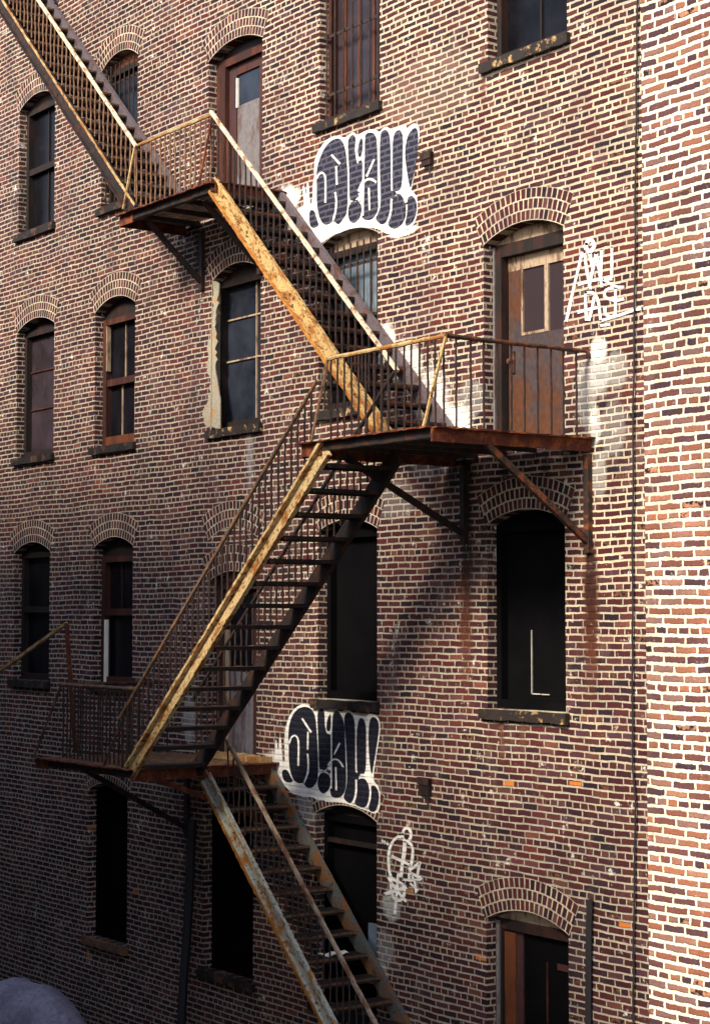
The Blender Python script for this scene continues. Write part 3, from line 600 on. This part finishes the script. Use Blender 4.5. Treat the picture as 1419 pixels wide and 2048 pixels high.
tagmark(Graf(750,1640,10.24),[([(560,300),(580,200),(640,160),(710,200),(738,300),(705,420),(625,445),(565,390),(558,300)],48),
 [(560,380),(470,335),(370,420),(300,560),(272,720),(272,900),(290,1080),(340,1220),(450,1262),(560,1310),(602,1400),(592,1550),(520,1662),(430,1652),(350,1552),(318,1400),(318,1290)],
 ([(605,440),(592,700),(550,900),(540,1050),(512,1215)],62),[(640,490),(720,475),(775,600),(755,800),(725,980),(692,1080),(690,1245)],[(300,730),(540,840),(720,935)],
 [(650,1032),(760,1000),(860,920),(920,850),(885,1000),(862,1150)],[(660,1050),(820,1140),(985,1220),(700,1242),(540,1212)],[(480,1060),(450,1300),(430,1650),(410,1790),(402,1960)],
 ([(165,1545),(300,1482),(500,1430),(675,1368)],62),[(250,1150),(400,1400),(520,1550),(645,1685)],([(740,1130),(820,1300),(832,1510)],36),([(700,1290),(800,1380),(885,1465)],40),
 ([(140,400),(162,485)],30),([(185,420),(207,505)],30),([(240,450),(262,535)],30)],48,'white scrawled tag to the right of the lower stairs')
# ------------------------------------------------------------------ neighbouring building (closer to the viewer, right edge)
nx=6.2
nb=thing('neighbour_building','sunlit pale orange brick building at the right edge, nearer the viewer','building',(nx+3.5,2,GROUND))
MB().box(nx,nx+7,-2.4,-.02,GROUND-.2,14).obj('wall',M['nwall'],nb)
MB().box(nx-.05,nx+7.05,-2.46,-.021,14.001,14.25).obj('coping',M['stone'],nb)
# ------------------------------------------------------------------ fire escape
BALM={}
def balmesh(h,mat,r=.0105):
    k=(round(h,3),mat)
    if k not in BALM:
        mb=MB(); n=6; mb.tube([(R.uniform(-.004,.004)*(0<i<n),R.uniform(-.004,.004)*(0<i<n),h*i/n) for i in range(n+1)],r,6,.12); BALM[k]=mb.mesh('baluster',M[mat])
    return BALM[k]
def flight(label,slope,icept,xa,xb,out,inn,rail,hoff,bal,tread='steel',riser=None,inner_rail=None,edge='tread_edge',n=13,raila=None,railb=None,railmb=None,round_rail=False,lip=None,low=None,lane=(-.90,-.09)):
    YF,YI=lane
    L=lambda x: slope*x+icept
    t=thing('stair_flight',label,'stairs',((xa+xb)/2,(YF+YI)/2,min(L(xa),L(xb))),None)
    dirv=Vector((xb-xa,0,L(xb)-L(xa))).normalized(); nrm=Vector((-dirv.z,0,dirv.x)); nrm=nrm if nrm.z>0 else -nrm
    def chan(Y,sg,mat):
        mb=MB(); A=Vector((xa,Y,L(xa))); B=Vector((xb,Y,L(xb)))
        mb.bar(A,B,.012,.17,nrm,jit=.0012,seg=.25)
        for o_ in (.084,-.084): mb.bar(A+nrm*o_+Vector((0,sg*.027,0)),B+nrm*o_+Vector((0,sg*.027,0)),.055,.013,nrm,jit=.0018,seg=.07)
        LL=(B-A).length; q=.3
        while q<LL-.2 and sg<0:
            c=A+dirv*q+nrm*R.choice((-.035,.03))+Vector((0,-.007,0)); mb.tube([c,c+Vector((0,-.010,0))],.012,6); q+=R.uniform(.35,.7)
        return mb.obj('stringer',M[mat],t)
    s1=chan(YF,-1,out); s2=chan(YI,1,inn)
    ml=MB(); ml.bar(Vector((xa,YF-.052,L(xa)))+nrm*.093,Vector((xb,YF-.052,L(xb)))+nrm*.093,.012,.030,nrm,jit=.004,seg=.05); ml.obj('stringer_lip',M[lip or out],s1)
    if low:
        ml=MB(); ml.bar(Vector((xa,YF-.054,L(xa)))-nrm*.088,Vector((xb,YF-.054,L(xb)))-nrm*.088,.012,.034,nrm,jit=.004,seg=.05); ml.obj('stringer_lip',M[low],s1)
    # treads
    mt=MB(); mt.box(-.12,.12,YF+.008,YI-.008,-.014,.0); up_=1 if (xb-xa)*(L(xb)-L(xa))>0 else -1
    front=-up_*.12   # nosing faces down-slope
    mt.box(front-.008,front+.008,YF+.009,YI-.009,-.045,-.0005); mt.box(-front-.006,-front+.006,YF+.01,YI-.01,-.04,-.015)
    tm=mt.mesh('tread',M[tread])
    me_=MB(); me_.bar((front+up_*-.0085,YF+.01,-.01),(front+up_*-.0085,YI-.01,-.01),.008,.026,jit=.003,seg=.06); em=me_.mesh('nosing',M[edge])
    if riser:
        mr=MB(); mr.bar((-front,YF+.012,.095),(-front,YI-.012,.095),.008,.17,jit=.004,seg=.06); rm=mr.mesh('riser',M[riser])
    for k in range(n):
        x=xa+(xb-xa)*(k+.5)/n; z=L(x)-.025
        o=link('tread',tm,t,loc=(x,0,z)); link('nosing',em,o,loc=(x,0,z))
        if riser: link('riser',rm,o,loc=(x,0,z))
    def hrail(Y,mat,x0,x1,off,bm,w=.036,hgt=.036,step=.118):
        A=Vector((x0,Y,L(x0)+off)); B=Vector((x1,Y,L(x1)+off)); mb=MB()
        if round_rail: 
            nn=30; mb.tube([A.lerp(B,i/nn)+Vector((0,0,R.uniform(-.003,.003))) for i in range(nn+1)],.021,8,.12)
        else: mb.bar(A,B,w,hgt,nrm,jit=.0025,seg=.08)
        h=mb.obj('handrail',M[mat],t)
        base=.10/abs(nrm.z); H=off-base; bmesh_=balmesh(H,bm); x=min(x0,x1)+.06
        while x<max(x0,x1)-.03:
            link('baluster',bmesh_,h,loc=(x+R.uniform(-.006,.006),Y+R.uniform(-.003,.003),L(x)+base)); x+=step
        return h
    hrail(YF+.02,rail,raila if raila is not None else xa,railb if railb is not None else xb,hoff,bal)
    if inner_rail: hrail(YI-.01,inner_rail,xa,xb,hoff-.06,'bal_dark',.03,.07)
    return t
def landing(label,x0,x1,zd,rx0,rx1,railz,railmat,bal,beam,end,slat='slat',side=None,sideY=None,braces=(),brackets=(),step=.118,beamh=.09,YF=-1.88,YR=-1.72):
    t=thing('fire_escape_landing',label,'fire escape',((x0+x1)/2,-.9,zd-.1))
    mb=MB(); y=YF+.03; k=0
    while y<-.05:
        mb.bar((x0+.01,y,zd-.012),(x1-.01,y,zd-.012+R.uniform(-.003,.003)),.034,.014,jit=.002,seg=.15); y+=.052
    mb.obj('deck',M[slat],t)
    for x in [x0+.35+(x1-x0-.7)*i/3 for i in range(4)]:
        MB().box(x-.025,x+.025,YF+.02,-.001,zd-.075,zd-.021).obj('joist',M['steel'],t)
    mb=MB(); mb.bar((x0,YF,zd-beamh/2),(x1,YF,zd-beamh/2),.02,beamh,jit=.003,seg=.08); mb.bar((x0,YF+.03,zd-beamh),(x1,YF+.03,zd-beamh),.07,.012); mb.obj('front_beam',M[beam],t)
    mb=MB(); mb.bar((x0,YF-.04,zd-.002),(x1,YF-.04,zd-.002),.08,.014,jit=.006,seg=.05); mb.obj('deck_edge',M['redrust'],t)
    mb=MB(); mb.bar((x1,YF-.01,zd-.065),(x1,-.002,zd-.065),.016,.125,jit=.003,seg=.08); mb.bar((x1+.03,YF,zd-.002),(x1+.03,-.002,zd-.002),.07,.014,jit=.006,seg=.05); mb.obj('end_beam',M[end],t)
    mb=MB(); mb.bar((x0,YF-.01,zd-.07),(x0,-.002,zd-.07),.016,.13,jit=.003,seg=.08); mb.box(x0,x0+.34,YF-.02,YF-.011,zd-.13,zd-.012); mb.obj('end_beam',M[end],t)
    mb=MB(); n=24
    if rx1 is not None:
        mb.tube([Vector((rx0,YR,railz)).lerp(Vector((rx1,YR,railz)),i/n)+Vector((0,0,R.uniform(-.003,.003))) for i in range(n+1)],.022,8,.12)
    rl=None
    if rx1 is not None: rl=mb.obj('railing',M[railmat],t); mb=MB()
    if side is not None:
        for sx in side: mb.tube([Vector((sx,YR,railz)).lerp(Vector((sx,-.03,railz-.005)),i/n)+Vector((0,0,R.uniform(-.004,.004))) for i in range(n+1)]+[Vector((sx,-.015,railz-.06))],.021,8,.14)
    rs=mb.obj('end_railing',M['rust'],t) if side else None
    bmh=balmesh(railz-zd-.004,bal); x=rx0+.05
    while rx1 is not None and x<rx1-.02:
        link('baluster',bmh,rl,loc=(x+R.uniform(-.008,.008),YR,zd)); x+=step
    for sx in (side or ()):
        y=YR+.12
        while y<-.06: link('baluster',bmh,rs,loc=(sx,y+R.uniform(-.006,.006),zd)); y+=step*1.35
    for (a,b,mt) in braces: MB().bar(a,b,.022,.022,(1,0,0),jit=.003,seg=.1).obj('brace',M[mt],t)
    for (x,yo,zo,zf,mt) in brackets:
        bk=MB().bar((x,yo,zd-.12),(x,-.03,zf),.05,.06,jit=.002,seg=.2).obj('bracket',M[mt],t)
        MB().box(x-.035,x+.035,-.055,-.001,zf-.1,zd-.15).obj('bracket_leg',M[zo],bk)
    return t
Z1,Z2,Z3=5.0,1.695,-1.665
YF,YR=-1.88,-1.72
# upper landing (one lane deep)
F1,R1=-.93,-.83
r1=[onY(270,290,R1),onY(425,228,R1)]
landing('upper left fire escape landing with grating floor outside the top floor door',-4.55,-2.27,Z1,r1[0].x,r1[1].x,5.86,'cream','bal_light','steel','redrust',
  braces=[(r1[0],onY(246,418,F1-.03),'cream'),(r1[1],onY(397,372,F1-.03),'redrust')],brackets=[(-4.1,-.8,'steel',4.2,'steel'),(-2.75,-.8,'steel',4.2,'steel')],YF=F1,YR=R1,slat='slat_shaded')
# middle landing at right
rl=onY(655,720,YR); SX=2.99
landing('right fire escape landing with rust red edge beam outside the third floor door',.95,3.0,Z2,rl.x,SX,2.52,'cream','bal','steel','redrust',side=[SX],
  braces=[(rl,onY(621,889,YF-.03),'bal_light'),((SX,YR,2.51),(2.92,YF-.04,Z2),'yellow')],brackets=[(2.98,-1.25,'rust',.72,'rust'),(1.12,-1.5,'steel',.86,'steel')],slat='slat_shaded')
# lower landing at left
r3=onY(123,1370,-1.66); r3b=onY(271,1377,-1.66)
landing('lower left fire escape landing with slatted floor and low railing outside the boarded double door',-4.8,-2.40,Z3,r3.x,r3b.x,-.79,'tread_edge','bal_dark','steel','redrust',side=[r3.x],step=.10,
  braces=[(r3,(r3.x-.22,YF-.03,Z3),'rust'),(r3b,(r3b.x-.28,YF-.03,Z3),'rust')],brackets=[(-4.4,-1.5,'steel',-2.6,'steel'),(-2.5,-1.55,'steel',-2.35,'redrust')],YR=-1.66)
# flights
flight('topmost stair flight with white handrail, coming down to the upper left landing',-.93,1.071,-4.22,-8.6,'steel','lilac','white_rail',.80,'bal_light',n=20,edge='tread_edge',raila=-4.25,lip='cream')
flight('yellow stair flight from the upper left landing down to the right landing',-.944,2.778,-2.33,1.14,'yellow','lilac','white_rail',.76,'bal',n=15,raila=-2.48,railb=1.14,edge='rust',low='ochre')
flight('stair flight with rusty cream stringer leading from the right landing down left',.868,.42,1.38,-2.44,'cream_run','steel','tread_edge',.865,'bal',inner_rail='steel',n=15,raila=rl.x+.02,railb=r3b.x,round_rail=True,edge='tread_edge',lane=(-1.88,-1.08))
flight('lowest stair flight with pale blue and orange stringer, below the lower left landing',-.937,-4.097,-2.47,2.2,'blue','inner_blue','rail_worn',.80,'bal_dark',n=21,raila=-2.1,edge='tread_edge',low='ochre')
# pole with sloping rail by the left end of the lower landing
pb=onZ(151,1506,Z3); pt=onY(133,1247,pb.y)
e=thing('handrail_pole','rusty leaning pole with a sloping handrail at the left end of the lower landing','handrail',pb)
MB().bar(pb,pt,.05,.03,(1,0,0),jit=.003,seg=.1).obj('pole',M['redrust'],e)
en=onY(-300,1556,pb.y); MB().bar(pt,en,.04,.04,jit=.003,seg=.1).obj('handrail',M['cream'],e)
MB().bar(en,(en.x,en.y,en.z-.5),.03,.03,(1,0,0)).obj('pole',M['rust'],e); MB().bar((en.x,en.y,en.z-.5),(en.x,-.001,en.z-.5),.04,.05).obj('wall_bracket',M['rust'],e)
# ------------------------------------------------------------------ small things on the wall
def wtube(name,px,r,mat,label,cat,y=-.03,wob=.02):
    pts=[]
    for a,b in zip(px[:-1],px[1:]):
        n=max(2,int(abs(b[1]-a[1])/40))
        for k in range(n): pts.append(onY(a[0]+(b[0]-a[0])*k/n,a[1]+(b[1]-a[1])*k/n,y)+Vector((R.uniform(-wob,wob),0,0)))
    pts.append(onY(*px[-1],y)); return tag(MB().tube(pts,r,6).obj(name,M[mat]),label,cat)
wtube('cable',[(1274,-60),(1272,200),(1269,500),(1266,800),(1264,1100),(1264,1400),(1264,1540),(1270,1600),(1266,1900),(1266,2080)],.009,'cable','thin black cable hanging down the brick wall near the right edge','cable',wob=.006)
wtube('pipe',[(1179,1800),(1177,1850),(1176,2120)],.032,'cable','short black pipe rising on the wall right of the street door','pipe',y=-.04,wob=.003)
wtube('downpipe',[(384,1640),(378,1800),(367,1960),(360,2100)],.055,'cable','black downpipe between the two dark ground floor windows','pipe',y=-.07,wob=.003)
def plate(px0,py0,px1,py1,label):
    a,b=onY(px0,py1),onY(px1,py0); t=thing('wall_box',label,'wall box',((a.x+b.x)/2,0,a.z),'small dark boxes fixed to the wall')
    MB().box(a.x,b.x,-.05,-.001,a.z+.0,b.z).obj('box',M['wood_dark'],t); MB().box(a.x-.012,b.x+.012,-.062,-.0505,b.z-.07,b.z+.008).obj('lid',M['steel'],t)
    MB().tube([(b.x-.03,-.03,a.z),(b.x-.03,-.03,a.z-.10)],.008,6).obj('conduit',M['cable'],t)
plate(849,303,867,334,'small dark wall box right of the upper graffiti')
plate(844,1557,863,1589,'small dark wall box right of the lower graffiti')
# scrap of cloth on a tread of the lowest flight
p0=onY(657,1802,-.5); k=round((p0.x+2.47)/(4.67/21)-.5); x=-2.47+4.67*(k+.5)/21; z=-.937*x-4.097-.022
mb=MB(); nn=10; 
for i in range(nn+1):
    for j in range(3): mb.v.append((x-.09+.07*j,-.62+.32*i/nn,z+.012+.012*math.sin(i*1.3+j)+.01*(j==1)))
for i in range(nn):
    for j in range(2): b=i*3+j; mb.f.append((b,b+1,b+4,b+3))
m_=mb.obj('cloth_scrap',M['whitecloth']); sm=m_.modifiers.new('t','SOLIDIFY'); sm.thickness=.006; tag(m_,'scrap of white cloth lying on a tread of the lowest stairs','cloth')
# tarpaulin heap at lower left
mb=MB(); hx,hy=-6.9,-1.0; n=28; rings=10
for i in range(rings+1):
    r=i/rings
    for j in range(n):
        t=2*math.pi*j/n; wv=1+.06*math.sin(3*t+1)+.04*math.sin(7*t)
        mb.v.append((hx+2.1*r*wv*math.cos(t),hy+.85*r*wv*math.sin(t),GROUND+1.42*(1-r**3.0)+.05*math.sin(11*t+2)*r*(1-r)+.05*math.sin(5*t+6*r)*r+.04*math.sin(3*t)*r))
for i in range(rings):
    for j in range(n): mb.f.append((i*n+j,i*n+(j+1)%n,(i+1)*n+(j+1)%n,(i+1)*n+j))
o=tag(mb.obj('tarpaulin_heap',M['tarp']),'smooth purple grey tarpaulin covered heap at the foot of the wall','heap')
for p in o.data.polygons: p.use_smooth=True
# ------------------------------------------------------------------ unseen building added across the alley to shade the wall
ob=thing('opposite_shade_building','plain dark brick building, unseen, added across the alley to shade the tenement wall','building',(-16,-14,GROUND)); OX0,OX1,OY,OH=-42,-.9,-7.6,7.5
MB().box(OX0,OX1,-20,OY,GROUND-.2,OH).obj('wall',M['wall'],ob)
MB().box(OX0-.1,OX1+.1,-20.1,OY+.1,OH+.001,OH+.3).obj('roof',M['roof'],ob)
MB().box(OX1+.001,5.2,-18,OY-.05,GROUND-.2,3.2).obj('shade_wing',M['wall'],ob); MB().box(OX1+.12,5.3,-18.1,OY+.03,3.201,3.4).obj('shade_wing_roof',M['roof'],ob)  # lower wing, also unseen, added to dim the lower right wall
for zz in (-4.2,-.9,2.4,5.7):
    for k in range(11):
        xx=OX0+2.2+k*4.1; mb=MB(); mb.box(xx,xx+.06,OY+.001,OY+.06,zz,zz+1.9); mb.box(xx+1.1,xx+1.16,OY+.001,OY+.06,zz,zz+1.9); mb.box(xx+.06,xx+1.1,OY+.001,OY+.058,zz+1.84,zz+1.9); mb.box(xx+.06,xx+1.1,OY+.001,OY+.058,zz,zz+.06)
        w=mb.obj('window',M['wood_dark'],ob); MB().box(xx+.05,xx+1.11,OY+.002,OY+.02,zz+.05,zz+1.85).obj('pane',M['glass'],w); MB().box(xx-.1,xx+1.26,OY+.001,OY+.12,zz-.15,zz-.002).obj('sill',M['stone'],w)
# ------------------------------------------------------------------ ground, light, camera
g=MB(); g.quad((-300,-300,GROUND),(300,-300,GROUND),(300,300,GROUND),(-300,300,GROUND)); struct(g.obj('ground',M['asphalt']))
EL,AZ=math.radians(37),math.radians(13)   # azimuth measured from -Y (out of the wall) towards +X
sd=Vector((math.sin(AZ)*math.cos(EL),-math.cos(AZ)*math.cos(EL),math.sin(EL)))
wd=bpy.data.worlds.new('World'); bpy.context.scene.world=wd; wd.use_nodes=True; nt=wd.node_tree
sky=nt.nodes.new('ShaderNodeTexSky'); sky.sky_type='NISHITA'; sky.sun_disc=False; sky.sun_elevation=EL; sky.sun_rotation=math.atan2(sd.x,sd.y); sky.dust_density=2.5; sky.ozone_density=1.0
nt.links.new(sky.outputs[0],nt.nodes['Background'].inputs[0]); nt.nodes['Background'].inputs[1].default_value=.062
sl=bpy.data.lights.new('sun','SUN'); sl.energy=1.5; sl.angle=math.radians(14); sl.color=(1,.85,.63)
so=bpy.data.objects.new('sun',sl); C.objects.link(so); so.rotation_euler=(-sd).to_track_quat('-Z','Y').to_euler(); so.location=(5,-10,20)
cam=bpy.data.cameras.new('camera'); cam.sensor_fit='HORIZONTAL'; cam.sensor_width=36; cam.lens=f/1419*36; cam.clip_end=2000; cam.clip_start=.1
co=bpy.data.objects.new('camera',cam); C.objects.link(co); co.location=CAM; co.rotation_euler=(math.pi/2+pit,0,th)
sc=bpy.context.scene; sc.camera=co
sc.view_settings.view_transform='Standard'; sc.view_settings.look='None'; sc.view_settings.gamma=1; sc.view_settings.exposure=2.2
